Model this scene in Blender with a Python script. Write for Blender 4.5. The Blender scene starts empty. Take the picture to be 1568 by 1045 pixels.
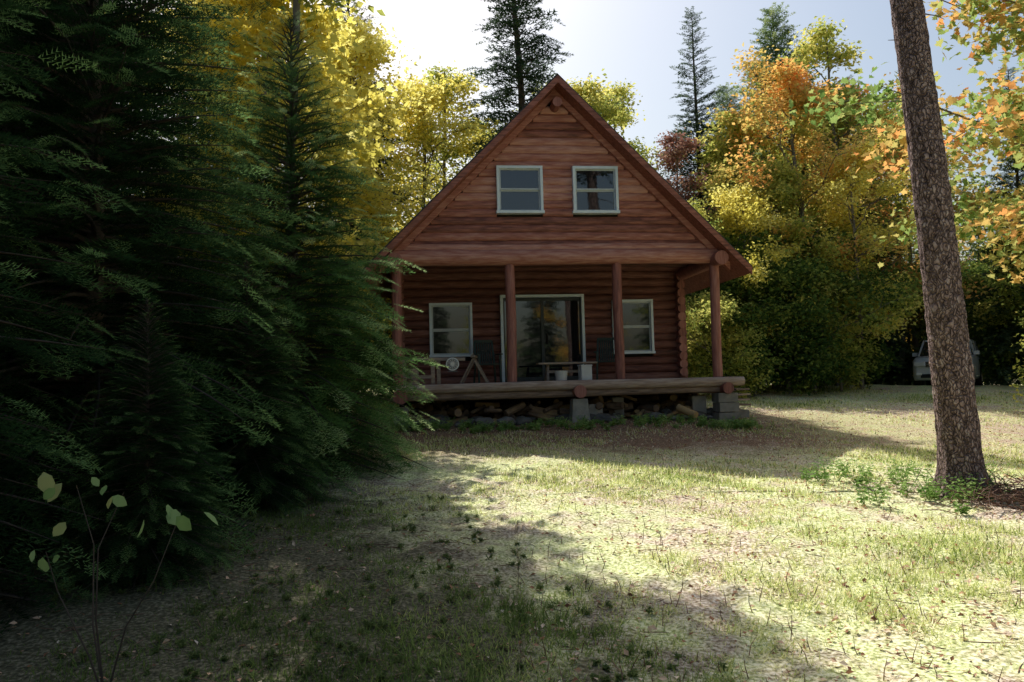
import bpy, math, numpy as np
from mathutils import Matrix, Vector
from mathutils import noise as mnoise
rs = np.random.RandomState
scene = bpy.context.scene
COL = scene.collection

# ------------------------------------------------------------------ mesh helpers
def build_mesh(name, chunks, mats):
    nv = sum(len(c[0]) for c in chunks)
    V = np.concatenate([c[0] for c in chunks]).astype(np.float32)
    loops=[];starts=[];mi=[];rn=[];sm=[];off=0;ls=0
    for c in chunks:
        v,f,m,r,s = c
        f=np.asarray(f,dtype=np.int32); n,k=f.shape
        loops.append((f+off).ravel()); starts.append(ls+np.arange(n)*k); ls+=n*k
        mi.append(np.full(n,m)); rn.append(np.broadcast_to(np.asarray(r,dtype=np.float32),(n,))); sm.append(np.full(n,s))
        off+=len(v)
    loops=np.concatenate(loops).astype(np.int32); starts=np.concatenate(starts).astype(np.int32)
    me=bpy.data.meshes.new(name)
    me.vertices.add(nv); me.vertices.foreach_set('co',V.ravel())
    me.loops.add(len(loops)); me.loops.foreach_set('vertex_index',loops)
    me.polygons.add(len(starts)); me.polygons.foreach_set('loop_start',starts)
    me.polygons.foreach_set('material_index',np.concatenate(mi).astype(np.int32))
    me.polygons.foreach_set('use_smooth',np.concatenate(sm).astype(bool))
    me.update(calc_edges=True)
    a=me.attributes.new('rnd','FLOAT','FACE'); a.data.foreach_set('value',np.concatenate(rn).astype(np.float32))
    for m in mats: me.materials.append(m)
    return me
def obj(name, me, parent=None, loc=(0,0,0), rz=0, sc=1, mw=None):
    o=bpy.data.objects.new(name,me); COL.objects.link(o)
    if mw is not None: o.matrix_world=mw
    else:
        o.location=loc; o.rotation_euler=(0,0,rz)
        o.scale=(sc,sc,sc) if np.isscalar(sc) else sc
    if parent: o.parent=parent
    return o
def empty(name, loc=(0,0,0), rz=0):
    o=bpy.data.objects.new(name,None); COL.objects.link(o); o.location=loc; o.rotation_euler=(0,0,rz); return o

def tube(P,R,sides=6,mat=0,rnd=0.5,cap=True,smooth=True,wob=0,seed=0,sq=None):
    P=np.asarray(P,float); n=len(P); R=np.broadcast_to(np.asarray(R,float),(n,))
    T=np.gradient(P,axis=0); T/=np.linalg.norm(T,axis=1)[:,None]+1e-9
    ref=np.array([0,0,1.]) if abs(T[:,2]).mean()<0.8 else np.array([1.,0,0])
    A=np.cross(T,ref); A/=np.linalg.norm(A,axis=1)[:,None]+1e-9
    B=np.cross(T,A)
    if sq: A=A*sq
    th=np.linspace(0,2*np.pi,sides,endpoint=False)
    rr=R[:,None]*np.ones((n,sides))
    if wob: rr=rr*(1+wob*rs(seed).randn(n,sides))
    V=P[:,None,:]+rr[...,None]*(np.cos(th)[None,:,None]*A[:,None,:]+np.sin(th)[None,:,None]*B[:,None,:])
    V=V.reshape(-1,3)
    i=np.arange(n-1)[:,None]*sides; j=np.arange(sides)[None,:]; j2=(j+1)%sides
    F=np.stack([i+j,i+j2,i+sides+j2,i+sides+j],-1).reshape(-1,4)
    out=[(V,F,mat,rnd,smooth)]
    if cap:
        for e in (0,n-1):
            ring=V[e*sides:(e+1)*sides]
            f=np.arange(sides)[None,:]
            if e: f=f[:,::-1]
            out.append((ring.copy(),f,mat,rnd,False))
    return out
def box(c,s,mat=0,rnd=0.5,R=None):
    x,y,z=np.array(s)/2.
    V=np.array([[-x,-y,-z],[x,-y,-z],[x,y,-z],[-x,y,-z],[-x,-y,z],[x,-y,z],[x,y,z],[-x,y,z]],float)
    if R is not None: V=V@np.array(R).T
    V=V+np.array(c)
    F=np.array([[0,3,2,1],[4,5,6,7],[0,1,5,4],[1,2,6,5],[2,3,7,6],[3,0,4,7]])
    return [(V,F,mat,rnd,False)]
def rotm(axis,deg): return np.array(Matrix.Rotation(math.radians(deg),3,axis))
def bar(p,q,w,h,mat=0,rnd=.5):
    p=np.array(p,float);q=np.array(q,float);d=q-p;L=np.linalg.norm(d);d/=L
    up=np.array([0,0,1.]) if abs(d[2])<.95 else np.array([0,1.,0])
    s=np.cross(d,up); s/=np.linalg.norm(s); u=np.cross(s,d)
    return box((p+q)/2,(L,w,h),mat,rnd,np.stack([d,-s,u],1))
def frames(d,up):
    d=d/np.linalg.norm(d,axis=1)[:,None]
    y=np.cross(up,d); y/=np.linalg.norm(y,axis=1)[:,None]+1e-9
    z=np.cross(d,y)
    return np.stack([d,y,z],-1)
def inst(tv,tf,pos,rot,sc,mat=0,rnd=0.5):
    n=len(pos);k=len(tv); sc=np.broadcast_to(sc,(n,))
    V=(np.einsum('nij,kj->nki',rot,tv)*sc[:,None,None]+pos[:,None,:]).reshape(-1,3)
    F=(tf[None]+(np.arange(n)*k)[:,None,None]).reshape(-1,tf.shape[1])
    r=np.repeat(np.broadcast_to(rnd,(n,)),len(tf))
    return (V,F,mat,r,False)

# ------------------------------------------------------------------ materials
def newmat(name):
    m=bpy.data.materials.new(name); m.use_nodes=True; nt=m.node_tree; nt.nodes.clear()
    out=nt.nodes.new('ShaderNodeOutputMaterial'); return m,nt,out
def ramp(nt,cols,fac=None,pos=None):
    r=nt.nodes.new('ShaderNodeValToRGB'); e=r.color_ramp.elements
    n=len(cols)
    while len(e)<n: e.new(0.5)
    for i,c in enumerate(cols):
        e[i].position = pos[i] if pos else i/(n-1)
        e[i].color=(*c,1)
    if fac is not None: nt.links.new(fac,r.inputs[0])
    return r
def attr(nt,name='rnd'):
    a=nt.nodes.new('ShaderNodeAttribute'); a.attribute_name=name; return a.outputs['Fac']
def noise(nt,scale,detail=4,vec=None,stretch=None,rough=.55):
    n=nt.nodes.new('ShaderNodeTexNoise'); n.inputs['Scale'].default_value=scale; n.inputs['Detail'].default_value=detail; n.inputs['Roughness'].default_value=rough
    tc=nt.nodes.new('ShaderNodeTexCoord'); src=tc.outputs['Object']
    if stretch:
        mp=nt.nodes.new('ShaderNodeMapping'); mp.inputs['Scale'].default_value=stretch
        nt.links.new(src,mp.inputs[0]); src=mp.outputs[0]
    nt.links.new(src,n.inputs['Vector']); return n.outputs['Fac']
def math_(nt,op,a,b):
    m=nt.nodes.new('ShaderNodeMath'); m.operation=op
    for i,x in enumerate((a,b)):
        if isinstance(x,(int,float)): m.inputs[i].default_value=x
        else: nt.links.new(x,m.inputs[i])
    return m.outputs[0]
def mix(nt,f,a,b,mode='MIX'):
    m=nt.nodes.new('ShaderNodeMix'); m.data_type='RGBA'; m.blend_type=mode
    for s,x in ((0,f),(6,a),(7,b)):
        if isinstance(x,(int,float)): m.inputs[s].default_value=x
        elif isinstance(x,tuple): m.inputs[s].default_value=(*x,1)
        else: nt.links.new(x,m.inputs[s])
    return m.outputs[2]
def leafmat(name,cols,trans=.5,patch=.25,tint=None):
    m,nt,out=newmat(name)
    f=attr(nt); nz=noise(nt,.8,2)
    f2=math_(nt,'ADD',f,math_(nt,'MULTIPLY',math_(nt,'SUBTRACT',nz,.5),patch*2))
    r=ramp(nt,cols,f2)
    d=nt.nodes.new('ShaderNodeBsdfDiffuse'); t=nt.nodes.new('ShaderNodeBsdfTranslucent')
    nt.links.new(r.outputs[0],d.inputs[0]); nt.links.new(r.outputs[0],t.inputs[0])
    x=nt.nodes.new('ShaderNodeMixShader'); x.inputs[0].default_value=trans
    nt.links.new(d.outputs[0],x.inputs[1]); nt.links.new(t.outputs[0],x.inputs[2]); nt.links.new(x.outputs[0],out.inputs[0]); return m
def pmat(name,cols,scale=5,stretch=None,rough=.8,bump=.3,bscale=None,bdist=.02,attrw=.3,spec=.3,metal=0,ior=None,detail=6,crackle=None):
    m,nt,out=newmat(name)
    p=nt.nodes.new('ShaderNodeBsdfPrincipled')
    n=noise(nt,scale,detail,stretch=stretch)
    f=math_(nt,'ADD',math_(nt,'SUBTRACT',math_(nt,'MULTIPLY',n,1.6),.3),math_(nt,'MULTIPLY',math_(nt,'SUBTRACT',attr(nt),.5),attrw*2))
    hgt=None
    if crackle:
        tc=nt.nodes.new('ShaderNodeTexCoord'); mp=nt.nodes.new('ShaderNodeMapping'); mp.inputs['Scale'].default_value=crackle[1]
        wn=nt.nodes.new('ShaderNodeTexNoise'); wn.inputs['Scale'].default_value=9
        nt.links.new(tc.outputs['Object'],wn.inputs['Vector'])
        ad=nt.nodes.new('ShaderNodeMix'); ad.data_type='RGBA'; ad.blend_type='LINEAR_LIGHT'; ad.inputs[0].default_value=.06
        nt.links.new(tc.outputs['Object'],ad.inputs[6]); nt.links.new(wn.outputs['Color'],ad.inputs[7]); nt.links.new(ad.outputs[2],mp.inputs[0])
        v=nt.nodes.new('ShaderNodeTexVoronoi'); v.feature='DISTANCE_TO_EDGE'; v.inputs['Scale'].default_value=crackle[0]; nt.links.new(mp.outputs[0],v.inputs['Vector'])
        e=ramp(nt,[(0,0,0),(1,1,1)],v.outputs['Distance'],[.0,.18]); hgt=e.outputs[0]
        f=math_(nt,'SUBTRACT',f,math_(nt,'MULTIPLY',math_(nt,'SUBTRACT',1.,hgt),.28))
    r=ramp(nt,cols,f); nt.links.new(r.outputs[0],p.inputs['Base Color'])
    p.inputs['Roughness'].default_value=rough; p.inputs['Specular IOR Level'].default_value=spec; p.inputs['Metallic'].default_value=metal
    if ior: p.inputs['IOR'].default_value=ior
    if bump:
        b=nt.nodes.new('ShaderNodeBump'); b.inputs['Strength'].default_value=bump; b.inputs['Distance'].default_value=bdist
        n2=noise(nt,bscale or scale,8,stretch=stretch)
        if hgt is not None: n2=math_(nt,'ADD',n2,hgt)
        nt.links.new(n2,b.inputs['Height']); nt.links.new(b.outputs[0],p.inputs['Normal'])
    nt.links.new(p.outputs[0],out.inputs[0]); return m

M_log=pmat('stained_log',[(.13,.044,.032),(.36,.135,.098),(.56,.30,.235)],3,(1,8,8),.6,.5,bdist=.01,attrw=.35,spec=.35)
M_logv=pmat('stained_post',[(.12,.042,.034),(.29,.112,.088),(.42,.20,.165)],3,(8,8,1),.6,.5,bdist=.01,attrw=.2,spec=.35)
M_logp=pmat('stained_log_porch_shade',[(.06,.024,.019),(.18,.070,.054),(.32,.16,.125)],3,(1,8,8),.65,.5,bdist=.01,attrw=.3,spec=.3)  # same log stain, darkened: porch shade is put into the colour
M_deck=pmat('weathered_log',[(.11,.075,.06),(.32,.23,.18),(.52,.42,.35)],3,(1,9,9),.8,.6,bdist=.01)
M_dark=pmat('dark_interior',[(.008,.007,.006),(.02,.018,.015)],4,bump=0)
M_trim=pmat('window_trim_paint',[(.58,.68,.76),(.74,.82,.88)],6,rough=.5,bump=.1)
M_sash=pmat('sash_paint',[(.38,.42,.45),(.55,.6,.62)],6,rough=.45,bump=.05)
M_glass=pmat('window_glass',[(.006,.008,.009),(.012,.014,.015)],.5,rough=.015,bump=.06,bscale=1.2,bdist=.02,spec=.5,ior=1.8)
M_roof=pmat('roof_shingle',[(.03,.035,.035),(.07,.075,.07)],12,rough=.8)
M_conc=pmat('concrete_block',[(.16,.15,.13),(.36,.34,.30)],6,rough=.9,bump=.6)
M_stone=pmat('field_stone',[(.05,.048,.045),(.2,.19,.17)],4,rough=.9,bump=.6)
M_fw=pmat('firewood',[(.05,.035,.025),(.18,.12,.08),(.42,.28,.13)],4,rough=.9,bump=.5,attrw=.5)
M_bark=pmat('bark',[(.07,.047,.042),(.30,.21,.19),(.58,.48,.45)],16,(1.3,1.3,.6),.95,1.0,bdist=.035,attrw=.1,spec=.1,detail=9,crackle=(19,(1.5,1.5,.6)))
M_barkd=pmat('bark_dark',[(.035,.028,.022),(.11,.085,.07)],6,(1,1,.3),.95,.5)
M_barkg=pmat('bark_grey',[(.07,.06,.05),(.26,.23,.20)],4,(1,1,.4),.95,.4)
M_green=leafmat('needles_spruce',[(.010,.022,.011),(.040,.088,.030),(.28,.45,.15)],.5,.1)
M_greensun=leafmat('needles_spruce_sunlit',[(.02,.045,.02),(.14,.27,.08),(.66,.82,.38)],.6,.1)  # spruce needles brightened so sunlight on the boughs sits in the colour
M_greenf=leafmat('needles_far',[(.035,.06,.035),(.08,.13,.065),(.17,.23,.12)],.35,.15)
M_greenl=leafmat('needles_pine_light',[(.10,.16,.06),(.24,.33,.15),(.40,.46,.2)],.4,.15)
M_yel=leafmat('leaves_yellow',[(.48,.44,.08),(.90,.78,.16),(.96,.90,.36)],.62)
M_yg=leafmat('leaves_yellow_green',[(.20,.30,.07),(.52,.54,.13),(.88,.76,.22)],.6)
M_org=leafmat('leaves_orange',[(.20,.27,.07),(.64,.52,.14),(.92,.62,.19),(.88,.40,.13)],.58)
M_gro=leafmat('leaves_green_orange',[(.17,.30,.07),(.36,.46,.14),(.78,.52,.17),(.90,.36,.12)],.58)
M_red=leafmat('leaves_rust',[(.24,.14,.11),(.42,.20,.16),(.46,.32,.2)],.4)
M_grn=leafmat('leaves_green',[(.03,.065,.022),(.085,.15,.035),(.38,.42,.09)],.4)

# ------------------------------------------------------------------ terrain
def sp(x,k=1.5): return np.log1p(np.exp(np.clip(x*k,-40,40)))/k
def gz(x,y):
    x=np.asarray(x,float); y=np.asarray(y,float)
    z=.055*(sp(y-3)-sp(y-36,.6))+.13*sp(y-52,.4)-.03*(sp(x-2)-sp(x-25,.5))
    z=z+.02*np.sin(1.3*x+.7*y)+.015*np.sin(2.9*x-1.7*y+1)+.01*np.sin(5.1*x+4.3*y)
    return z
def build_ground():
    u=np.linspace(-1,1,330); xs=150*np.sign(u)*np.abs(u)**2.3
    v=np.linspace(-1,1,420); ys=9+200*np.sign(v)*np.abs(v)**2.4
    X,Y=np.meshgrid(xs,ys); Z=gz(X,Y)
    r=rs(5).randn(*X.shape); near=np.exp(-((X/12)**2+((Y-9)/14)**2)); Z=Z+r*.009*near
    V=np.stack([X,Y,Z],-1).reshape(-1,3); nx=len(xs); ny=len(ys)
    i=(np.arange(ny-1)[:,None]*nx+np.arange(nx-1)[None,:]).ravel()
    F=np.stack([i,i+1,i+nx+1,i+nx],-1)
    m,nt,out=newmat('ground_soil_grass')
    p=nt.nodes.new('ShaderNodeBsdfPrincipled'); p.inputs['Roughness'].default_value=.95; p.inputs['Specular IOR Level'].default_value=.1
    big=noise(nt,.45,3); mid=noise(nt,3,5); fine=noise(nt,38,5)
    a=ramp(nt,[(.15,.10,.06),(.58,.44,.31),(.90,.79,.64)],fine,[.32,.49,.62])
    b=ramp(nt,[(.18,.21,.06),(.62,.65,.29),(.92,.90,.55)],fine,[.32,.48,.61])
    f=ramp(nt,[(0,0,0),(1,1,1)],math_(nt,'ADD',math_(nt,'MULTIPLY',big,.5),math_(nt,'MULTIPLY',mid,.5)),[.41,.55])
    geo=nt.nodes.new('ShaderNodeTexCoord'); sx=nt.nodes.new('ShaderNodeSeparateXYZ'); nt.links.new(geo.outputs['Object'],sx.inputs[0])
    def mrange(v,a_,b_,c_=0,d_=1):
        q=nt.nodes.new('ShaderNodeMapRange'); q.inputs[1].default_value=a_; q.inputs[2].default_value=b_; q.inputs[3].default_value=c_; q.inputs[4].default_value=d_; nt.links.new(v,q.inputs[0]); return q.outputs[0]
    c1=mix(nt,f.outputs[0],a.outputs[0],b.outputs[0])
    yy=math_(nt,'ADD',sx.outputs[1],math_(nt,'MULTIPLY',mid,3)); xx=math_(nt,'ADD',sx.outputs[0],math_(nt,'MULTIPLY',mid,4))
    k1=math_(nt,'MULTIPLY',mrange(yy,12.6,14.6),mrange(yy,19.5,22,1,0)); k1=math_(nt,'MULTIPLY',k1,mrange(xx,6.5,9,1,.4))
    lit=ramp(nt,[(.08,.05,.03),(.22,.135,.08),(.56,.38,.25)],fine,[.3,.5,.72])
    c2=mix(nt,k1,c1,lit.outputs[0])
    # tree shadow painted into the ground colour, along with humus and moist green growth
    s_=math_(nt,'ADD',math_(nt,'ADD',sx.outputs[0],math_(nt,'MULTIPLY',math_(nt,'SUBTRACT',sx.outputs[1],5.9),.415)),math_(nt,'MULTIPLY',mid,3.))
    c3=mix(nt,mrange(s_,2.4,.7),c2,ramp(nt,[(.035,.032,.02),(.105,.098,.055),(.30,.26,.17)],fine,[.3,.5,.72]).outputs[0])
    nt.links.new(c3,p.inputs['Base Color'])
    bp=nt.nodes.new('ShaderNodeBump'); bp.inputs['Strength'].default_value=.7; bp.inputs['Distance'].default_value=.02
    nt.links.new(noise(nt,22,8),bp.inputs['Height']); nt.links.new(bp.outputs[0],p.inputs['Normal'])
    nt.links.new(p.outputs[0],out.inputs[0])
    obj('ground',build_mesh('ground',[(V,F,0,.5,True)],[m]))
build_ground()

# ------------------------------------------------------------------ templates
LEAF_V=np.array([[0,0,0],[.45,.32,.10],[1,0,-.06],[.45,-.32,.10]],float); LEAF_F=np.array([[0,1,2,3]])
def maple_leaf():
    pts=[(0,.0),(.05,.12),(-.12,.38),(.22,.33),(.30,.62),(.50,.38),(.62,.42),(.66,.2),(1.0,0)]
    P=pts+[(x,-y) for x,y in pts[-2:0:-1]]
    V=np.array([[x,y,.18*abs(y)-.12*x*x] for x,y in P]); return V,np.arange(len(P))[None,:]
ML_V,ML_F=maple_leaf()
def spray_tpl(npair,nn,seed,nl=.075,nw=.022):
    r=rs(seed); V=[];F=[]
    tw=[((0,0,0),0.,1.0,nn*2)]
    for i in range(npair):
        t=.08+.82*i/(npair-1)
        for s in (-1,1): tw.append(((t,0,0),s*math.radians(46+r.uniform(-8,8)),(.44*(1-.75*t))*r.uniform(.8,1.15),nn))
    for o,a,L,k in tw:
        d=np.array([math.cos(a),math.sin(a),0]); o=np.array(o)
        for j in range(k):
            t=(j+.5)/k
            for s in (-1,1):
                b=o+d*L*t; b[2]-=.08*(b[0]**2)+abs(b[1])*.12
                aa=a+s*math.radians(r.uniform(25,55)); dd=np.array([math.cos(aa),math.sin(aa),r.uniform(-.35,.7)])
                l=nl*r.uniform(.8,1.3); w=d*nw*.5
                n0=len(V); V+= [b-w,b+w,b+dd*l]; F.append([n0,n0+1,n0+2])
    return np.array(V),np.array(F)
SP_HI=spray_tpl(6,4,1,nl=.09,nw=.03); 
SP_LO=spray_tpl(4,2,2,nl=.20,nw=.10)

def conifer(name,seed,H,R,nb,ns,tpl,mats,zb=.25,droop=.45,pw=.8,slen=1.,trunk=.012,rlo=.7,lenmax=.62,curl=.25,smin=.14):
    r=rs(seed); ch=[]
    zs=np.linspace(0,H,14); P=np.stack([.02*H*.3*np.sin(zs*.6+seed),.0*zs,zs],-1)
    ch+=tube(P,trunk*H*(1-zs/H*.95)+.006,8,0,.5)
    pos=[];dr=[];up=[];sc=[];rn=[]
    for k in range(nb):
        u=(k+r.rand())/nb; z=zb+(H-zb)*u**1.05; q=z/H
        L=(R*(1-q)**pw+.06)*r.uniform(rlo,1.12)
        az=k*2.399+r.uniform(-.4,.4)
        rise=.05+.75*q**1.5; dp=droop*(1-q*.8)*r.uniform(.7,1.3)
        t=np.linspace(0,1,6); h=np.array([math.cos(az),math.sin(az),0])
        bx=np.interp(z,zs,P[:,0])
        def C(t): 
            t=np.asarray(t,float); zz=z+L*(rise*t-dp*t**2+curl*dp*t**3.)
            bend=.12*L*t*t*math.sin(k*1.7)
            return np.stack([bx+h[0]*L*t-h[1]*bend,h[1]*L*t+h[0]*bend,zz],-1)
        ch+=tube(C(t),np.linspace(.012+.012*L,.003,6),3,0,.4,cap=False)
        n=max(3,int(ns*(L/R)**.6)); tj=.12+.88*(np.arange(n)+r.rand(n)*.6)/n; tj[-1]=1
        pj=C(tj); d0=C(np.minimum(tj+.03,1.03))-C(tj-.03); d0/=np.linalg.norm(d0,axis=1)[:,None]
        br=r.rand()
        for j in range(n):
            s=1 if j%2 else -1
            a=s*math.radians(r.uniform(30,70))*(1-.5*tj[j])
            if j==n-1: a=0
            c,s_=math.cos(a),math.sin(a); d=np.array([d0[j,0]*c-d0[j,1]*s_,d0[j,0]*s_+d0[j,1]*c,d0[j,2]-r.uniform(-.1,.45)])
            pos.append(pj[j]); dr.append(d); up.append([r.uniform(-.5,.5),r.uniform(-.5,.5),1])
            sc.append(np.clip((.28+.42*(1-tj[j]))*min(L,1.5)*slen*r.uniform(.8,1.2),smin,lenmax)); rn.append(.65*tj[j]**3+.2*r.rand()+.15*br)  # paler new tips; inner-crown shade and lit tips are painted into this tone
    pos=np.array(pos);dr=np.array(dr);up=np.array(up,float)
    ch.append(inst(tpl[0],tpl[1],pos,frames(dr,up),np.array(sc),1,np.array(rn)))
    return build_mesh(name,ch,mats)

def deciduous(name,seed,H,R,zb,nl,ls,mats,tr=.1,nlimb=16,sig=.28,tpl=(LEAF_V,LEAF_F),nsub=6,lean=0,flat=.6):
    r=rs(seed); ch=[]
    zs=np.linspace(0,H*.93,10)
    wx=np.cumsum(r.randn(10)*.05*H/10)+lean*zs; wy=np.cumsum(r.randn(10)*.05*H/10)
    P=np.stack([wx,wy,zs],-1); P[:,:2]-=P[0,:2]
    ch+=tube(P,tr*(1-zs/H)**.8+.012,8,0,.5)
    C=[];W=[]
    for k in range(nlimb):
        u=(k+r.rand())/nlimb; z=zb*.8+(H*.9-zb*.8)*u
        b=np.array([np.interp(z,zs,P[:,0]),np.interp(z,zs,P[:,1]),z])
        prof=math.sin(math.pi*min(1,.18+.80*u))**.6
        L=R*prof*r.uniform(.6,1.15); az=k*2.399+r.uniform(-.5,.5); el=r.uniform(.25,.7)+.5*u
        d=np.array([math.cos(az)*math.cos(el),math.sin(az)*math.cos(el),math.sin(el)*.9])
        n=6; t=np.linspace(0,1,n); w=np.cumsum(r.randn(n,3)*.05*L,0); w[0]=0
        Q=b+d*L*t[:,None]*1.1+w; Q[:,2]-=.15*L*t**2
        ch+=tube(Q,np.linspace(tr*.35*(1-u*.6)+.006,.006,n),5,0,.5,cap=False)
        for m_ in range(nsub):
            tt=r.uniform(.25,1); o=np.array([np.interp(tt,t,Q[:,i]) for i in range(3)])
            dd=d+r.randn(3)*.75; dd[2]*=flat; dd/=np.linalg.norm(dd); l2=L*r.uniform(.25,.5)
            E=o+dd*l2; mid=(o+E)/2+r.randn(3)*.06*l2
            S=np.array([o,mid,E]); ch+=tube(S,[.012,.008,.004],3,0,.5,cap=False)
            cb=r.rand()
            for q_ in np.linspace(.3,1.1,5):
                C.append(o+(E-o)*q_+r.randn(3)*.08); W.append((cb,r.rand()))
    C=np.array(C);W=np.array(W)
    idx=r.randint(0,len(C),nl); keep=W[idx,1]>.12; idx=idx[keep]; n=len(idx)
    pos=C[idx]+r.randn(n,3)*sig*np.array([1,1,.6])
    d=r.randn(n,3); d[:,2]=d[:,2]*.5-.35; up=r.randn(n,3)*.6+np.array([0,0,1])
    rn=np.clip(.55*W[idx,0]+.45*r.rand(n)+.12*(pos[:,2]/H-.5),0,1)
    ch.append(inst(tpl[0],tpl[1],pos,frames(d,up),ls*r.uniform(.65,1.25,n),1,rn))
    return build_mesh(name,ch,mats)

def put(name,me,x,y,rz=0,s=1,mat=None,parent=None):
    o=obj(name,me,loc=(x,y,float(gz(x,y))-.05),rz=rz,sc=s,parent=parent)
    if mat is not None:
        o.material_slots[1].link='OBJECT'; o.material_slots[1].material=mat
    return o
# near spruces
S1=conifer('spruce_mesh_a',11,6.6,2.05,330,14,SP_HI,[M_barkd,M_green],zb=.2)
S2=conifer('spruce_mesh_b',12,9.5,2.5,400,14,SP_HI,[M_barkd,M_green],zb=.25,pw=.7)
put('sunlit_spruce_tree',S1,-3.15,11.4,.4,1,M_greensun)  # spruce whose needle colour carries painted sunlight
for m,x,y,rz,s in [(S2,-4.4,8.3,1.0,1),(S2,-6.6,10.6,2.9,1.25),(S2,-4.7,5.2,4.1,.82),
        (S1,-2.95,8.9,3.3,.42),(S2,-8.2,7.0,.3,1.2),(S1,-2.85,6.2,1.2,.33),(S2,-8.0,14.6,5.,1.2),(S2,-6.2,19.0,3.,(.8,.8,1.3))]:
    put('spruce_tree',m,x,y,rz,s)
# far conifers
F1=conifer('far_spruce_mesh_a',21,19,3.2,250,14,SP_LO,[M_barkd,M_greenf],zb=1.5,droop=.8,pw=.7,slen=1.1,rlo=.35,lenmax=.75,smin=.28)
F2=conifer('far_spruce_mesh_b',22,14,2.3,230,13,SP_LO,[M_barkd,M_greenf],zb=.6,droop=.5,pw=.8,slen=1.2,rlo=.5,lenmax=.85,smin=.28)
F3=conifer('far_pine_mesh',23,16,3.4,300,14,SP_LO,[M_barkd,M_greenl],zb=1.,droop=.1,pw=.7,slen=1.5,rlo=.6,lenmax=1.1,smin=.45)
for m,x,y,rz,s in [(F1,.45,27,.3,1.0),(F2,7.4,30.5,1,1.04),(F3,11.8,34,2,1.02),(F3,10.2,36,4,.85),(F2,-5.0,25,2,1.05),(F1,-8.2,21,1,.8),
                   (F2,-10.5,17,3,1.1),(F2,9.4,31.5,4,.72),(F2,14.8,34,2,.95),(F2,20,31,0,.9),(F2,22.5,27,1,1.0),(F3,25,33,1,.9),
                   (F2,17.2,38,2,.9),(F2,-3,33,2,.75)]:
    put('pine_tree' if m is F3 else 'spruce_tree',m,x,y,rz,s)
# deciduous
D1=deciduous('maple_mesh_a',31,11,3.0,2.4,18000,.165,[M_barkg,M_yel],tr=.13,nlimb=24)
D2=deciduous('maple_mesh_b',32,12,2.8,2.6,15000,.155,[M_barkg,M_yg],tr=.11,nlimb=24,sig=.24)
D3=deciduous('birch_mesh',33,12,2.0,2.5,11000,.14,[M_barkg,M_yg],tr=.09,nlimb=20,sig=.22)
SH=deciduous('shrub_mesh',34,3.6,1.9,.2,12000,.13,[M_barkg,M_grn],tr=.04,nlimb=16,sig=.24)
DN=deciduous('near_maple_mesh',35,10.5,2.5,3.6,10000,.155,[M_barkg,M_yel],tr=.10,nlimb=20,sig=.26,tpl=(ML_V,ML_F))
DR=deciduous('right_maple_mesh',36,10,3.2,3.4,17000,.13,[M_barkg,M_gro],tr=.12,nlimb=26,sig=.33,tpl=(ML_V,ML_F))
DH=deciduous('tall_maple_mesh',37,15,1.7,10.8,8000,.2,[M_barkg,M_yg],tr=.10,nlimb=18,sig=.3)
put('maple_tree',DN,-4.75,15.6,.3,1.0)
put('maple_tree',DH,-4.0,14.4,.3,1.0)
put('maple_tree',DR,9.4,12.6,1.2,1.0)
for nm,m,x,y,rz,s,mt in [
    ('birch_tree',D2,-4.8,22.5,0,1.0,M_yel),('birch_tree',D3,-2.3,28,1,1.02,M_yg),('maple_tree',D1,-7.0,19.8,2,1,M_yel),('birch_tree',D3,-1.2,30,2,.9,M_yg),
    ('maple_tree',D1,-8.6,17,4,.9,M_yg),('birch_tree',D3,-4.9,20.3,3,.8,M_yel),('maple_tree',D2,-4.6,28,3,.98,M_yel),('birch_tree',D2,-3.2,27,5,.95,M_yel),
    ('maple_tree',D2,3.1,30,1,1.06,M_yg),('maple_tree',D3,5.9,28,1,.8,M_red),('birch_tree',D3,1.6,31,4,1.0,M_yg),('birch_tree',D3,4.7,33,4,1.12,M_yg),
    ('maple_tree',D1,7.6,25.5,0,.64,M_yel),('maple_tree',D2,6.0,25.0,3,.52,M_yg),('maple_tree',D2,10.4,27.2,2,1.02,M_org),
    ('maple_tree',D1,13.6,31.8,1,1.15,M_gro),('maple_tree',D1,9.3,27.0,5,.76,M_yg),('maple_tree',D2,16.8,34.6,4,1.05,M_org),('maple_tree',D2,11.6,26.6,3.5,.72,M_yel),
    ('birch_tree',D3,12.4,30.5,2.5,1.25,M_yg),('maple_tree',D1,20.0,29,2.2,1.05,M_yg),('maple_tree',D2,19.0,24.5,.2,.85,M_gro),('maple_tree',D1,14.4,35,4,1.05,M_org),
    ('maple_tree',D2,18.2,35.5,1,1.1,M_gro),('maple_tree',D1,8.4,29,1.4,.95,M_yg)]:
    put(nm,m,x,y,rz,s,mt)
r=rs(77)
for x,y,s,mt in [(5.9,22.8,.8,M_yg),(7.2,23.8,1,M_grn),(8.5,24.6,1.1,M_grn),(9.6,25.4,1.1,M_grn),(10.6,25.8,.95,M_yg),(11.5,27.6,1.0,M_grn),
                 (6.6,26.0,1.3,M_grn),(8.9,27.3,1.4,M_grn),(10.6,28.6,1.4,M_grn),(11.9,30.5,1.2,M_grn),(20.0,30.5,1.2,M_grn),(21.2,27,1.4,M_grn),(20.2,34.5,1.3,M_grn),
                 (15.6,37.5,1.5,M_grn),(18.6,37.5,1.5,M_grn),(13.4,37,1.5,M_grn),(21.5,38,1.6,M_grn),
                 (12.6,17.6,.75,M_yg),(15.6,21,1.0,M_yg),(-5.2,17.5,1.1,M_yg),(-5.2,19.8,1.1,M_yg),(-6.8,19,1.4,M_yg)]:
    put('shrub',SH,x,y,r.uniform(0,6),s,mt)
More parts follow.
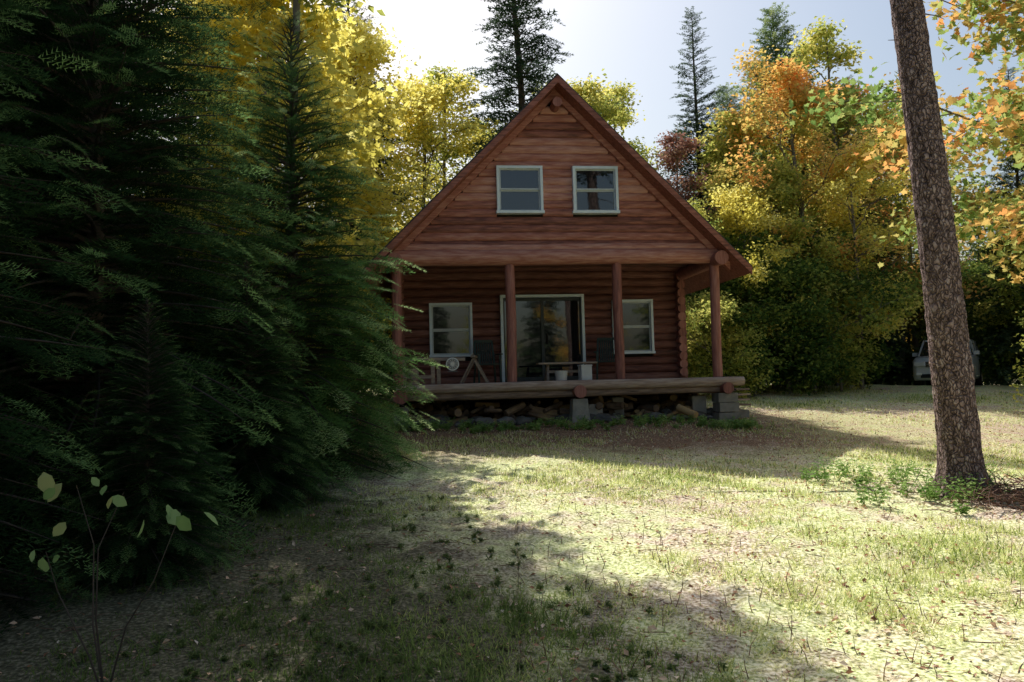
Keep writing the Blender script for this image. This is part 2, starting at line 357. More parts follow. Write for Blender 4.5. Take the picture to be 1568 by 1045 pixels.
# distant treeline, one named mass
tl=empty('forest_treeline')
for i in range(100):
    x=-50+110*(i+r.rand())/100; y=r.uniform(42,62); big=.75+.25*min(1,abs(x-4)/15)
    k=r.randint(0,6)
    if k<3: m,s,mt=(F2,r.uniform(.75,1.05)*big,None)
    else: m,s,mt=([D1,D2,SH][k-3],r.uniform(.8,1.05)*big*(1 if k<5 else 1.8),[M_yg,M_org,M_grn][r.randint(0,3)])
    put('treeline_tree',m,x,y,r.uniform(0,6),s,mt,tl)
for i in range(15):
    a=math.radians(-165+150*i/14); R_=r.uniform(17,24)
    put('treeline_tree',[F2,D1,F2,D2][i%4],R_*math.cos(a),R_*math.sin(a)+1,r.uniform(0,6),r.uniform(.7,1.),[None,M_yg,None,M_org][i%4],tl)
for i in range(12):
    x=-12-r.uniform(0,14); y=4+i*2.8
    put('treeline_tree',[F2,D1][i%2],x,y,r.uniform(0,6),r.uniform(.8,1.1),[None,M_yg][i%2],tl)
for i in range(8):
    x=24+r.uniform(0,8); y=10+i*3
    put('treeline_tree',[F2,D1][i%2],x,y,r.uniform(0,6),r.uniform(.7,1.),[None,M_org][i%2],tl)

# ------------------------------------------------------------------ the big trunk on the right
def big_trunk():
    n=260; sd=72; H=13.
    z=np.linspace(-.25,H,n); x=-.054*z+.035*np.sin(z*.5); y=.02*z
    R=.213-.009*z+.17*np.exp(-np.clip(z+.1,0,9)/.16)
    th=np.linspace(0,2*np.pi,sd,endpoint=False)
    V=np.zeros((n,sd,3))
    for i in range(n):
        for j in range(sd):
            c,s=math.cos(th[j]),math.sin(th[j])
            a=mnoise.noise(Vector((c*5.5,s*5.5,z[i]*3.2))); b=mnoise.noise(Vector((c*13,s*13,z[i]*8+9)))
            root=.08*math.exp(-max(0,z[i])/.18)*math.cos(5*th[j]+.6)
            rr=R[i]+.012*a+.020*abs(b)+root*(z[i]<1)
            V[i,j]=(x[i]+c*rr,y[i]+s*rr,z[i])
    V=V.reshape(-1,3)
    i=np.arange(n-1)[:,None]*sd; j=np.arange(sd)[None,:]; j2=(j+1)%sd
    ch=[(V,np.stack([i+j,i+j2,i+sd+j2,i+sd+j],-1).reshape(-1,4),0,.5,True)]
    r=rs(3); pos=[];dr=[];sc=[]
    for k in range(60):
        zz=r.uniform(7.6,13); az=r.uniform(0,6.28); L=r.uniform(.6,2.0)*(1 if zz<11 else .6)
        o=np.array([np.interp(zz,z,x),np.interp(zz,z,y),zz]); d=np.array([math.cos(az),math.sin(az),.15])
        Q=np.array([o,o+d*L*.5,o+d*L+np.array([0,0,-.1*L])]); ch+=tube(Q,[.035,.02,.006],5,0,.4)
        for t in np.linspace(.3,1,8): pos.append(o+d*L*t); dr.append(d+r.randn(3)*.6); sc.append(r.uniform(.35,.6))
    for zz,az,L in [(6.0,3.4,.9),(6.5,2.9,.8),(5.7,.1,.7),(5.2,3.6,.35),(6.9,.4,1.0),(4.6,.3,.25),(3.3,3.1,.12),(6.3,3.9,1.1),(5.9,3.0,.8),(5.5,.2,.5)]:
        o=np.array([np.interp(zz,z,x),np.interp(zz,z,y),zz]); Q=[o]
        for q in range(5): Q.append(Q[-1]+np.array([math.cos(az)+r.randn()*.25,math.sin(az)+r.randn()*.25,r.randn()*.25-.15])*L/5)
        ch+=tube(np.array(Q),np.linspace(.014,.003,6),5,0,.3)
    ch.append(inst(SP_LO[0],SP_LO[1],np.array(pos),frames(np.array(dr),np.tile([0,0,1.],(len(pos),1))),np.array(sc),1,.5))
    obj('pine_tree',build_mesh('big_pine',ch,[M_bark,M_greenf]),loc=(4.96,8.9,float(gz(4.98,8.9))))
big_trunk()

# ------------------------------------------------------------------ cabin
CAB=Matrix.Translation((1.02,16.6,1.6))@Matrix.Rotation(math.radians(7),4,'Z')
cabin=bpy.data.objects.new('log_cabin',None); COL.objects.link(cabin); cabin.matrix_world=CAB
def part(name,ch,mats):
    o=bpy.data.objects.new(name,build_mesh(name,ch,mats)); COL.objects.link(o); o.parent=cabin; return o
rr_=rs(9)
RZ=6.33
def logx(x0,x1,y,z,r,mat=0,sides=14,rnd=None,sq=None):
    n=max(2,int((x1-x0)/.35)+1); xs=np.linspace(x0,x1,n); s=rr_.randint(1e6)
    P=np.stack([xs,y+.006*np.sin(xs*1.3+s),z+.006*np.sin(xs*.9+s*2)],-1)
    return tube(P,r*(1+.03*np.sin(xs*.8+s)),sides,mat,rr_.rand() if rnd is None else rnd,wob=.012,seed=s,sq=sq)
def logy(y0,y1,x,z,r,mat=0):
    ys=np.linspace(y0,y1,8); return tube(np.stack([x+0*ys,ys,z+0*ys],-1),r,16,mat,rr_.rand(),wob=.012,seed=rr_.randint(1e6))
def row(x0,x1,z,y,r,holes,sq=None):
    segs=[(x0,x1)]
    for hx0,hx1,hz0,hz1 in holes:
        if hz0-r*.4<z<hz1+r*.4:
            ns=[]
            for a,b in segs:
                if hx1<=a or hx0>=b: ns.append((a,b))
                else:
                    if hx0>a: ns.append((a,hx0))
                    if hx1<b: ns.append((hx1,b))
            segs=ns
    rd=rr_.rand(); out=[]
    for a,b in segs:
        if b-a>.03: out+=logx(a,b,y,z,r,rnd=rd,sq=sq)
    return out
wins_up=[(-.79,4.0,.97,1.0),(.82,4.0,.97,1.0)]
g=[]; z=2.86
while z<RZ-.48:
    hw=RZ-.27-z-.05
    g+=row(-hw,hw,z,.02,.092,[(x-w/2,x+w/2,zz-h/2,zz+h/2) for x,zz,w,h in wins_up],sq=.55); z+=.168
g+=[(np.array([[-3.2,.04,2.7],[3.2,.04,2.7],[0,.04,5.95]]),np.array([[0,1,2]]),1,.5,False)]
part('gable_logs',g,[M_log,M_dark])
part('front_beam',logx(-3.42,3.42,-.03,2.59,.165,rnd=.75)+logx(-3.2,3.2,.03,2.79,.10),[M_log])
part('side_plates',logy(-.42,8.6,-3.40,2.50,.150)+logy(-.42,8.6,3.40,2.50,.150)+logy(-.40,1,0,RZ-.56,.10),[M_logv])
pp=[]
for x in (-3.38,-1.04,1.24,3.38):
    zz=np.linspace(-.02,2.47,7); pp+=tube(np.stack([x+.008*np.sin(zz*2+x),0*zz,zz],-1),.103,14,0,rr_.rand(),wob=.015,seed=int(x*10)+60)
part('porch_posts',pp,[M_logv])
# back wall of the porch
WY=2.3
low=[(-2.18,1.25,1.0,1.26),(2.17,1.25,1.0,1.30)]; door=(-.02,1.02,2.0,2.05)
holes=[(x-w/2,x+w/2,zz-h/2,zz+h/2) for x,zz,w,h in low+[door]]
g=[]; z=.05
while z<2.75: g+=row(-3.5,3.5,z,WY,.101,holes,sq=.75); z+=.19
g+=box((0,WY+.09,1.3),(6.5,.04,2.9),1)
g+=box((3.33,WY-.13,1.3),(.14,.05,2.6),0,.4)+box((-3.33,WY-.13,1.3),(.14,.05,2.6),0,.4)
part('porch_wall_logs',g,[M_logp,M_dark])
g=[]; z=.14
while z<2.5: g+=logy(WY-.25,8.4,3.35,z,.1)+logy(WY-.25,8.4,-3.35,z,.1); z+=.19
z=.05
while z<2.75: g+=logx(-3.5,3.5,8.2,z,.105); z+=.19
z=2.86
while z<RZ-.48: g+=logx(-(RZ-.32-z),RZ-.32-z,8.2,z,.098); z+=.168
part('side_wall_logs',g,[M_logv])
g=box((0,1.15,2.79),(6.6,2.2,.04),0,.1)
for y in (.7,1.4,2.0): g+=logx(-3.3,3.3,y,2.66,.09)
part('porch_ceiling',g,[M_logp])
# roof
def slope(side,x0,x1,y0,y1,toff,thick,mat,rnd=.5):
    s=side; o=thick*1.414
    V=[]
    for y in (y0,y1):
        for x in (x0,x1):
            V.append([s*x,y,RZ-x-toff]); V.append([s*x,y,RZ-x-toff-o])
    V=np.array(V,float)
    F=np.array([[0,2,6,4],[1,5,7,3],[0,1,3,2],[4,6,7,5],[0,4,5,1],[2,3,7,6]])
    return [(V,F,mat,rnd,False)]
g=[]
for s in (-1,1):
    g+=slope(s,0,4.03,-.5,8.9,0,.035,0)
    g+=slope(s,0.001,4.00,-.46,8.86,.052,.09,1,.3)
    g+=slope(s,0.0,4.01,-.53,-.463,.045,.11,1,.2)
    g+=slope(s,0.0,3.7,-.12,.03,.19,.12,1,.6)
part('roof',g,[M_roof,M_log])
# windows
def window(x,z,w,h,y,name):
    g=[];t=.055;d=.15;yo=y-.07
    g+=box((x,yo,z+h/2-t/2),(w,d,t),0)+box((x,yo,z-h/2+t/2),(w+.04,d+.03,t),0)
    g+=box((x-w/2+t/2,yo,z),(t,d,h-2*t-.001),0)+box((x+w/2-t/2,yo,z),(t,d,h-2*t-.001),0)
    iw=w-2*t; ih=h-2*t; s=.032
    for zc,yy,hh in ((z+ih/4,yo-.01,ih/2),(z-ih/4,yo+.02,ih/2)):
        g+=box((x,yy,zc+hh/2-s/2),(iw-.002,.03,s),1)+box((x,yy,zc-hh/2+s/2),(iw-.002,.03,s),1)
        g+=box((x-iw/2+s/2,yy,zc),(s,.03,hh-2*s-.002),1)+box((x+iw/2-s/2,yy,zc),(s,.03,hh-2*s-.002),1)
        g+=box((x,yy+.006,zc),(iw-2*s,.006,hh-2*s),2,rr_.rand(),rotm('X',rr_.uniform(-.8,.8)))
    part(name,g,[M_trim,M_sash,M_glass])
for x,zz,w,h in wins_up: window(x,zz,w,h,.02,'upper_window')
for x,zz,w,h in low: window(x,zz,w,h,WY,'porch_window')
x,zz,w,h=door; g=[];t=.065;yo=WY-.1
g+=box((x,yo,zz+h/2-t/2),(w,.16,t),0)+box((x-w/2+t/2,yo,zz-.03),(t,.16,h-t-.002),0)+box((x+w/2-t/2,yo,zz-.03),(t,.16,h-t-.002),0)
for cx,yy in ((x-w/4+.03,yo-.015),(x+w/4-.03,yo+.03)):
    pw=w/2-t+.03; s=.05
    for sx in (-1,1): g+=box((cx+sx*(pw/2-s/2),yy,zz-.02),(s,.035,h-t-.06),1)
    g+=box((cx,yy,zz+h/2-t-.05),(pw-2*s-.002,.035,.06),1)+box((cx,yy,.06),(pw-2*s-.002,.035,.09),1)
    g+=box((cx,yy+.008,zz),(pw-2*s,.006,h-t-.1),2,rr_.rand(),rotm('Z',rr_.uniform(-.6,.6)))
g+=box((x+.1,yo-.05,1.0),(.025,.04,.25),3)
part('sliding_door',g,[M_trim,pmat('door_frame_dark',[(.05,.055,.055),(.09,.1,.1)],4,bump=0),M_glass,M_dark])
# deck
g=[]
for k in range(16):
    g+=box((.1,-.10+k*.155,-.025),(7.2,.148,.04),0,rr_.rand())
part('deck_boards',g,[M_deck])
part('deck_front_log',logx(-3.42,3.85,-.2,-.10,.10,rnd=.7)+logx(-3.3,3.65,-.1,-.25,.09,rnd=.2),[M_deck])
g=logy(-.38,2.4,-3.33,-.24,.15)+logy(-.42,2.4,.30,-.23,.13)+logy(-.38,8,3.45,-.24,.12)+logx(-3.4,3.5,2.2,-.25,.14)
part('sill_logs',g,[M_logv])
# foundation
g=[]
def blk(cx,cy,cz,sx,sy,sz,tp=.0):
    V=box((0,0,0),(sx,sy,sz))[0][0].copy(); V[:4,:2]*=1+tp; V+=np.array([cx,cy,cz]); return [(V,box((0,0,0),(1,1,1))[0][1],0,rr_.rand(),False)]
g+=blk(.30,-.22,-.63,.30,.30,.50,.28)
g+=blk(.72,.25,-.68,.28,.3,.34,.1)
for i,zc in enumerate((-.44,-.64,-.85)): g+=blk(3.46+.02*(i%2),-.12,zc,.42,.4,.19)
g+=blk(3.83,.1,-.80,.34,.4,.16)+blk(3.0,.3,-.65,.3,.3,.5)+blk(-3.33,.1,-.7,.3,.3,.5)+blk(1.3,.6,-.6,.24,.3,.42)
part('concrete_piers',g,[M_conc])
g=[]
for k in range(4): g+=box((3.86,.35,-.28-.11*k),(.30+.02*(k%2),1.0,.035),0,rr_.rand())
part('stacked_boards',g,[M_deck])
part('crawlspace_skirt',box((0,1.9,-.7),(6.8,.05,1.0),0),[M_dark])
g=[]
for k in range(170):
    x=rr_.uniform(-3.2,3.2); y=rr_.uniform(.0,1.5); zz=rr_.uniform(-.95,-.58+.2*y); L=rr_.uniform(.15,.3); a=rr_.uniform(0,6.28); e=rr_.uniform(-.4,.4)
    d=np.array([math.cos(a)*L,math.sin(a)*L,e*L]); c=np.array([x,y,zz]); g+=tube(np.array([c-d,c,c+d]),rr_.uniform(.035,.09),7,0,rr_.rand(),wob=.1,seed=k,smooth=False)
g+=tube(np.array([[2.42,-.15,-.62],[2.55,-.3,-.7],[2.68,-.5,-.78]]),.08,9,0,1.0)
firew=build_mesh('firewood_pile',g,[M_fw])
o=obj('firewood_pile',firew,mw=CAB)
def rock(c,s,seed):
    import bmesh
    bm=bmesh.new(); bmesh.ops.create_icosphere(bm,subdivisions=2,radius=1)
    V=np.array([v.co[:] for v in bm.verts]); F=np.array([[v.index for v in f.verts] for f in bm.faces]); bm.free()
    d=np.array([1+.35*mnoise.noise(Vector(v*1.4)+Vector((seed,0,0))) for v in V]); V=V*d[:,None]*np.array(s)+np.array(c)
    return (V,F,0,rr_.rand(),False)
g=[]
for k in range(55):
    x=rr_.uniform(-3.4,3.6); y=rr_.uniform(-.35,.5); s=rr_.uniform(.06,.17)
    g.append(rock((x,y,-.86+s*.3+.15*max(0,y)),(s*1.3,s,s*.7),k*7.3))
obj('foundation_stones',build_mesh('foundation_stones',g,[M_stone]),mw=CAB)

# ------------------------------------------------------------------ porch furniture
def furn(name,ch,mats,lx,ly,rz=0,lz=0):
    o=obj(name,build_mesh(name,ch,mats),mw=CAB@Matrix.Translation((lx,ly,lz))@Matrix.Rotation(math.radians(rz),4,'Z'))
    b=o.modifiers.new('bev','BEVEL'); b.width=.006; b.segments=2; b.limit_method='ANGLE'; return o
M_plastic=pmat('green_plastic',[(.012,.028,.025),(.025,.05,.042)],3,rough=.4,bump=0)
M_wood=pmat('grey_wood',[(.16,.12,.09),(.38,.30,.24)],5,(1,6,6),.8,.4)
M_white=pmat('white_paint',[(.52,.52,.5),(.7,.7,.68)],4,rough=.5,bump=.05)
def chair():
    g=[]
    for sx in (-1,1):
        g+=bar((sx*.25,-.25,0),(sx*.24,-.23,.62),.04,.05); g+=bar((sx*.25,.27,0),(sx*.22,.22,.42),.04,.05)
        g+=box((sx*.27,-.02,.63),(.06,.54,.03)); g+=bar((sx*.22,.2,.40),(sx*.20,.36,.95),.05,.03)
    g+=box((0,-.02,.41),(.46,.46,.03))
    for k in range(7): g+=bar((-.15+.05*k,.21,.42),(-.14+.047*k,.35,.93),.034,.012)
    g+=bar((-.21,.36,.95),(.21,.36,.95),.03,.06); return g
furn('plastic_chair',chair(),[M_plastic],-1.42,1.5,8); furn('plastic_chair',chair(),[M_plastic],1.35,1.5,-12)
g=box((0,0,.38),(1.3,.34,.04),0,.7)
for sx in (-1,1):
    g+=bar((sx*.45,-.15,0),(sx*.42,-.02,.36),.05,.05)+bar((sx*.45,.15,0),(sx*.42,.02,.36),.05,.05)
g+=bar((-.45,0,.2),(.45,0,.2),.04,.06)
furn('wooden_bench',g,[M_wood],.25,.75,2)
furn('storage_bucket',tube(np.array([[0,0,0],[0,0,.02],[0,0,.20],[0,0,.21]]),[.11,.12,.14,.145],20,0,.5),[M_white],.05,.35)
g=box((0,0,.15),(.24,.2,.30),0,.3)+box((0,0,.315),(.26,.22,.03),0,.6)
furn('white_cooler',g,[M_white],.58,.4,10)
g=[]  # small folding sawhorse
for sx in (-.22,.22):
    g+=bar((sx-.0,-.28,0),(sx,.02,.56),.05,.035)+bar((sx,.28,0),(sx,-.02,.56),.05,.035)
g+=bar((-.3,0,.56),(.3,0,.56),.09,.05)+bar((-.22,-.16,.22),(.22,-.16,.22),.02,.06)
furn('sawhorse',g,[M_wood],-1.78,.55,80)
g=[]  # broken porch railing on the left
g+=bar((-.75,0,.52),(.55,0,.50),.05,.07,0,.6)+bar((-.75,0,.15),(-.1,0,.15),.05,.07,0,.5)
for x in (-.70,-.12,.0): g+=box((x,.02,.26),(.08,.06,.52),0,.5)
furn('porch_railing',g,[M_wood],-2.55,.12,2)
g=tube(np.array([[0,-.03,0],[0,.03,0]]),[.135,.135],32,0,.8)
g+=tube(np.array([[0,-.036,0],[0,-.031,0]]),.108,28,1,.5)
for k in range(12):
    a=k*math.pi/6; g+=bar((.03*math.cos(a),-.04,.03*math.sin(a)),(.115*math.cos(a),-.04,.115*math.sin(a)),.008,.006,0,.5)
for R_ in (.06,.088): g+=tube(np.array([[R_*math.cos(t),-.042,R_*math.sin(t)] for t in np.linspace(0,6.283,25)]),.006,5,0,.5,cap=False)
g+=tube(np.array([[0,-.05,0],[0,-.037,0]]),.045,24,0,.6)
g+=box((0,.0,-.15),(.2,.1,.02),1,.5)
furn('electric_fan',g,[M_white,pmat('fan_grey',[(.10,.10,.10),(.16,.16,.16)],4,bump=0)],-2.27,-.02,0,.40)
g=tube(np.array([[0,0,0],[0,0,.17],[0,0,.33]]),[.14,.12,.13],14,0,.6,wob=.03)
furn('chopping_stump',g,[M_deck],-3.08,.35)

# ------------------------------------------------------------------ parked suv
def suv():
    ch=[]
    def loft(st,mat,rnd=.5,smooth=True):
        V=[];k=len(st[0][1])
        for y,ring in st:
            for x,z in ring: V.append([x,y,z])
        V=np.array(V,float); n=len(st)
        i=np.arange(n-1)[:,None]*k; j=np.arange(k)[None,:]; j2=(j+1)%k
        F=np.stack([i+j,i+k+j,i+k+j2,i+j2],-1).reshape(-1,4)
        return [(V,F,mat,rnd,smooth),(V[:k].copy(),np.arange(k)[None,:],mat,rnd,False),(V[-k:].copy(),np.arange(k)[None,::-1],mat,rnd,False)]
    def ring(w,zb,zm,zt,c=.1):
        return [(-w*.96,zb),(-w,zb+.15),(-w,zm),(-w+c,zt),(0,zt+.03),(w-c,zt),(w,zm),(w,zb+.15),(w*.96,zb)]
    ch+=loft([(0,ring(.78,.35,.80,.92)),(.06,ring(.88,.28,.90,1.04)),(.25,ring(.94,.26,.98,1.10)),(1.2,ring(.95,.26,1.02,1.16)),(1.5,ring(.95,.26,1.03,1.17)),(3.9,ring(.95,.27,1.05,1.17)),(4.6,ring(.93,.3,1.05,1.15)),(4.7,ring(.88,.35,1.0,1.1))],0)
    def top(w1,z1,w2,z2): return [(-w1,z1),(-w2,z2),(0,z2+.03),(w2,z2),(w1,z1)]
    ch+=loft([(1.20,top(.84,1.13,.83,1.16)),(1.85,top(.86,1.15,.72,1.74)),(4.4,top(.86,1.15,.72,1.76)),(4.64,top(.84,1.13,.80,1.16))],1,smooth=False)
    ch+=loft([(1.80,[(-.72,1.725),(-.70,1.78),(0,1.82),(.70,1.78),(.72,1.725)]),(4.46,[(-.72,1.74),(-.70,1.80),(0,1.84),(.70,1.80),(.72,1.74)])],0)
    for s in (-1,1):
        for a,b in (((.86,1.20,1.17),(.74,1.87,1.76)),((.87,2.75,1.17),(.735,2.78,1.76)),((.87,3.7,1.17),(.735,3.66,1.76)),((.85,4.62,1.16),(.73,4.42,1.76))):
            ch+=bar((s*a[0],a[1],a[2]),(s*b[0],b[1],b[2]),.05,.05,0)
        ch+=box((s*1.03,1.55,1.24),(.18,.12,.14),0); ch+=box((s*.96,1.57,1.20),(.06,.05,.05),2)
        ch+=box((s*.66,-.02,.86),(.36,.14,.13),3,.9,rotm('Z',s*14)); ch+=box((s*.70,-.02,.50),(.18,.08,.09),3,.6)
        for y in (.85,3.75):
            ch+=tube(np.array([[s*.74,y,.36],[s*.96,y,.36],[s*.97,y,.36]]),[.37,.37,.34],24,2,.5)
            ch+=tube(np.array([[s*.96,y,.36],[s*.985,y,.36]]),[.23,.21],10,4,.5)
        ch+=box((s*.60,3.1,1.87),(.04,2.0,.035),2)
    ch+=box((0,-.01,.84),(.95,.08,.19),2,.5)
    for k in range(3): ch+=box((0,-.055,.78+.058*k),(.9,.02,.014),4,.5)
    ch+=box((0,.0,.42),(1.3,.10,.14),2,.5)+box((0,-.04,.57),(.34,.02,.11),3,.7)
    return build_mesh('suv',ch,[pmat('car_paint_silver',[(.46,.49,.53),(.56,.59,.63)],2,rough=.28,bump=0,spec=.6),
        pmat('car_glass',[(.01,.012,.014),(.02,.022,.025)],2,rough=.03,bump=0,spec=.5,ior=1.5),
        pmat('tyre_black',[(.012,.012,.012),(.03,.03,.03)],8,rough=.8),
        pmat('lamp_lens',[(.7,.72,.72),(.85,.85,.85)],9,rough=.1,bump=0,spec=.8),
        pmat('alloy',[(.4,.4,.41),(.5,.5,.5)],9,rough=.3,bump=0,metal=.8)])
cx,cy=15.45,28.8
obj('parked_suv',suv(),loc=(cx,cy,float(gz(cx,cy+2))-.03),rz=math.radians(-35),sc=1.0)

# ------------------------------------------------------------------ ground cover
def fan(n,r0,r1,seed,pw=1.,amax=46):
    r=rs(seed); R=r0+(r1-r0)*r.rand(n)**pw; a=np.radians(r.uniform(-amax,amax,n))
    return R*np.sin(a),R*np.cos(a),R,r
def incab(x,y):
    c,s=math.cos(math.radians(7)),math.sin(math.radians(7)); dx=x-1.02;dy=y-16.6
    lx=dx*c+dy*s; ly=-dx*s+dy*c
    return (abs(lx)<3.5)&(ly>-.25)&(ly<8.4)
def patch(x,y):
    return np.sin(x*1.1+y*.6)+np.sin(x*.5-y*1.4+2)+.8*np.sin(x*3.1+1)*np.sin(y*2.7)+.6*np.sin(x*6.3+y*5.1)+.5*np.sin(x*11-y*7.3)*np.sin(y*9+x*3)
x,y,R,r=fan(560000,2.6,30,41,1.45,40)
nzv=patch(x,y)
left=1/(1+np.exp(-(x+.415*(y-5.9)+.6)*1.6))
near=1/(1+np.exp((y-13.4)*1.5)); far=(y>19)*.6
bare=np.clip((x-2.0)/4,0,1)*(y<9)*.35
keep=(r.rand(len(x))<np.clip((.28+.72*left)*(np.maximum(near,far)*.9+.1)*(.55-bare+.42*nzv),.05,1))&~incab(x,y)
x,y,R=x[keep],y[keep],R[keep]; n=len(x); nzv=nzv[keep]
h=r.uniform(.015,.065,n)*(1+.3*nzv.clip(-1,2))*(1+R/40); w=.0018+.0005*R
az=r.uniform(0,6.28,n); ln=r.uniform(.3,2.4,n)
base=np.stack([x,y,gz(x,y)-.006],-1)
side=np.stack([np.cos(az+1.57),np.sin(az+1.57),0*az],-1); d=np.stack([np.cos(az)*ln,np.sin(az)*ln,1+0*az],-1)
d/=np.linalg.norm(d,axis=1)[:,None]
V=np.stack([base-side*w[:,None],base+side*w[:,None],base+d*h[:,None]],1).reshape(-1,3)
F=np.arange(3*n).reshape(n,3)
sf=1/(1+np.exp(-(x+.415*(y-5.9)+.1+.6*np.sin(3*x+2*y))*2.2))  # blades darkened on the tree-shadow side, shade put into their colour
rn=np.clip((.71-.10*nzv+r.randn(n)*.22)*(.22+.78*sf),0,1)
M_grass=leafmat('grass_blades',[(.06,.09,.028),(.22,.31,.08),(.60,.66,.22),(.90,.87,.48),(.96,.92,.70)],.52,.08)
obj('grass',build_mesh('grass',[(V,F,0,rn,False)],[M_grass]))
# fallen leaves
x,y,R,r=fan(60000,2.8,26,42,1.1)
clump=.5+.5*np.sin(x*1.9+1.3*y)*np.sin(1.2*x-2.3*y+1)
k=(r.rand(len(x))<np.clip((.16+.12*x)*(.35+1.2*clump)+.3*(y>12.5),.09,1))&~incab(x,y); x,y,R=x[k],y[k],R[k]; n=len(x)
up=r.randn(n,3)*.4+np.array([0,0,1]); dd=r.randn(n,3); dd[:,2]*=.3
M_fall=leafmat('fallen_leaf',[(.16,.08,.05),(.46,.24,.14),(.74,.50,.34),(.88,.74,.58)],.2,.05)
obj('fallen_leaves',build_mesh('fallen_leaves',[inst(LEAF_V,LEAF_F,np.stack([x,y,gz(x,y)+r.uniform(.006,.03,n)],-1),frames(dd,up),r.uniform(.015,.055,n),0,r.rand(n))],[M_fall]))
# twigs / dry stalks
r=rs(44); ch=[]
for k in range(1700):
    a=math.radians(r.uniform(-30,40)); R_=r.uniform(3,13)
    x=R_*math.sin(a);y=R_*math.cos(a); z=float(gz(x,y)); 
    if x>0 and r.rand()<.45: d=np.array([r.randn()*.25,r.randn()*.25,1])*r.uniform(.04,.14)
    else: d=np.array([r.randn(),r.randn(),.12])*r.uniform(.04,.16)
    ch+=tube(np.array([[x,y,z],[x+d[0]*.5+r.randn()*.006,y+d[1]*.5,z+d[2]*.5],[x+d[0],y+d[1],z+d[2]]]),[.0035,.003,.0015],3,0,r.rand(),cap=False)
for k in range(420):
    x=5.3+r.randn()*.45; y=8.3+r.randn()*.3; z=float(gz(x,y)); a=r.uniform(0,6.28); L=r.uniform(.1,.4)
    d=np.array([math.cos(a),math.sin(a),r.uniform(-.1,.6)])*L; o=np.array([x,y,z+r.uniform(0,.14)])
    ch+=tube(np.array([o,o+d*.5+r.randn(3)*.02,o+d]),[.006,.005,.002],3,0,r.rand()*.4,cap=False)
obj('dry_twigs',build_mesh('dry_twigs',ch,[pmat('dry_twig',[(.08,.04,.03),(.34,.2,.13)],4,bump=0)]))
# weeds and ferns
def weeds(name,cent,mat,seed,hs=(.08,.2),ls=(.04,.09)):
    r=rs(seed); P=[];D=[];U=[];S=[];N=[];ch=[]
    for x,y in cent:
        z=float(gz(x,y)); hh=r.uniform(*hs); b=r.rand()
        for s in range(r.randint(3,7)):
            a=r.uniform(0,6.28); t=np.array([math.cos(a)*r.uniform(.2,.9),math.sin(a)*r.uniform(.2,.9),1])*hh
            o=np.array([x,y,z]); ch+=tube(np.array([o,o+t*.5+[0,0,.1*hh],o+t]),[.003,.0025,.001],3,0,.5,cap=False)
            for q in np.linspace(.3,1,5):
                for sd in (-1,1):
                    P.append(o+t*q); v=np.array([math.cos(a+sd*1.2),math.sin(a+sd*1.2),.3*r.randn()]); D.append(v); U.append([r.randn()*.4,r.randn()*.4,1]); S.append(r.uniform(*ls)*(1.3-.7*q)); N.append(.5*b+.5*r.rand())
    ch.append(inst(LEAF_V,LEAF_F,np.array(P),frames(np.array(D),np.array(U,float)),np.array(S),0,np.array(N)))
    obj(name,build_mesh(name,ch,[mat]))
M_weed=leafmat('weed_leaf',[(.12,.22,.05),(.28,.44,.12),(.5,.58,.24)],.5,.1)
M_weedd=leafmat('weed_leaf_dark',[(.10,.14,.05),(.18,.24,.08),(.32,.36,.14)],.5,.1)
c=[(r.uniform(3.5,5.6),r.uniform(8.3,10.2)) for _ in range(42)]+[(4.9+r.randn()*.5,8.7+r.randn()*.4) for _ in range(18)]
weeds('fern_patch',c,M_weed,50,(.10,.30),(.03,.08))
c=[(r.uniform(-2.4,4.8),r.uniform(15.1,16.2)) for _ in range(160)]
weeds('foundation_plants',c,M_weed,51,(.06,.2),(.04,.09))
c=[]
while len(c)<300:
    a=math.radians(r.uniform(-30,20)); R_=r.uniform(3.2,9); x,y=R_*math.sin(a),R_*math.cos(a)
    if x+.415*(y-5.9)<.5: c.append((x,y))
weeds('weeds',c,M_weedd,52,(.02,.055),(.012,.035))
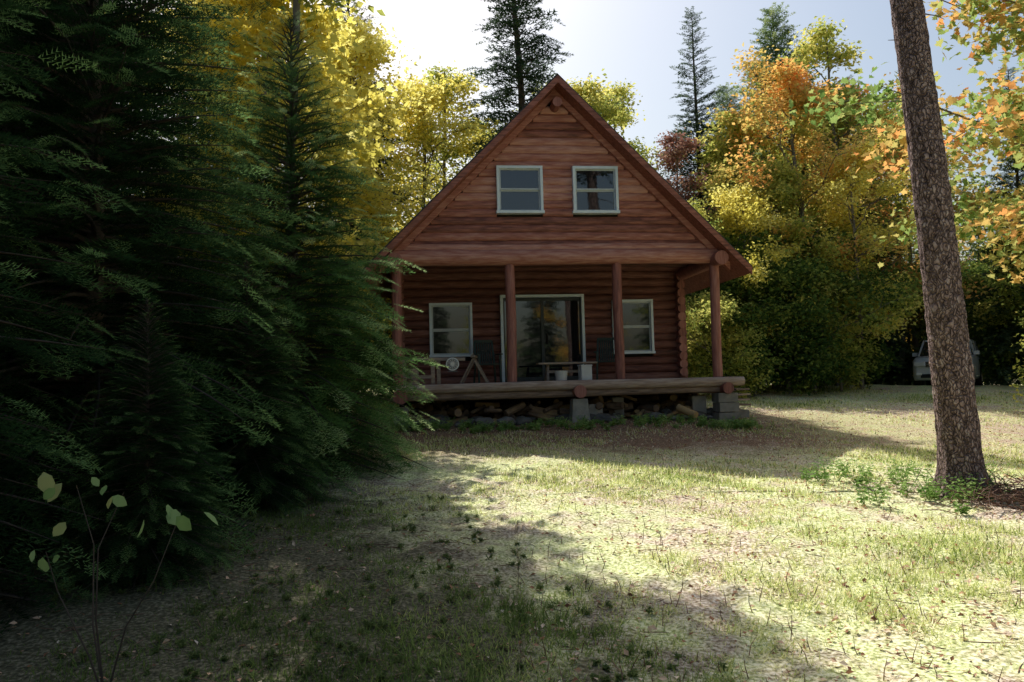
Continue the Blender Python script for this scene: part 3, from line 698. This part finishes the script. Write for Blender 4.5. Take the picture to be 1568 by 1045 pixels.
# hobblebush sapling at lower left
r=rs(61); ch=[]; P=[];D=[]
o=np.array([-2.15,4.2,0.])
for d in [(-.15,.0,1.12),(.1,.0,1.08),(.42,-.05,.98),(-.25,-.1,.80)]:
    e=o+np.array(d); ch+=tube(np.array([o,o+(e-o)*.35+r.randn(3)*.05,o+(e-o)*.7+r.randn(3)*.04,e]),[.006,.005,.003,.002],5,0,.5)
    for k in range(4): P.append(e+r.randn(3)*[.07,.05,.05]); D.append([r.randn()*.6+d[0],r.randn()*.4-.2,-.7-.4*r.rand()])
P=np.array(P);D=np.array(D)
LB_V=np.array([[0,0,0],[.25,.26,.05],[.6,.33,.05],[.85,.16,0],[1,0,-.05],[.85,-.16,0],[.6,-.33,.05],[.25,-.26,.05]]); LB_F=np.arange(8)[None,:]
ch.append(inst(LB_V,LB_F,P,frames(D,r.randn(len(P),3)*.6+np.array([0,-1.,.3])),r.uniform(.06,.125,len(P)),1,r.rand(len(P))))
obj('hobblebush_sapling',build_mesh('hobblebush',ch,[M_barkd,leafmat('pale_leaf',[(.2,.32,.1),(.34,.48,.2),(.45,.46,.18)],.4,.1)]))

# ------------------------------------------------------------------ light, sky, camera
w=bpy.data.worlds.new('World'); scene.world=w; w.use_nodes=True; nt=w.node_tree
bg=nt.nodes['Background']; sky=nt.nodes.new('ShaderNodeTexSky'); sky.sky_type='NISHITA'; sky.sun_disc=False
EL,AZ=math.radians(48),math.radians(-21)
sky.sun_elevation=EL; sky.sun_rotation=AZ%(2*math.pi); sky.air_density=1.35; sky.dust_density=3.2
nt.links.new(sky.outputs[0],bg.inputs[0]); bg.inputs[1].default_value=.125
L=bpy.data.lights.new('sun','SUN'); L.energy=5; L.angle=math.radians(.5); L.color=(1,.98,.93)
lo=bpy.data.objects.new('sun',L); COL.objects.link(lo)
lo.rotation_euler=Vector((math.sin(AZ)*math.cos(EL),math.cos(AZ)*math.cos(EL),math.sin(EL))).to_track_quat('Z','Y').to_euler()
cam=bpy.data.cameras.new('camera'); co=bpy.data.objects.new('camera',cam); COL.objects.link(co)
cam.lens=28; cam.sensor_width=36; cam.clip_end=600; cam.clip_start=.05
co.matrix_world=Matrix.Translation((0,0,1.6))@Matrix.Rotation(math.radians(92.95),4,'X')@Matrix.Rotation(math.radians(-1.5),4,'Z')
scene.camera=co
scene.view_settings.view_transform='Standard'; scene.view_settings.look='None'; scene.view_settings.exposure=0
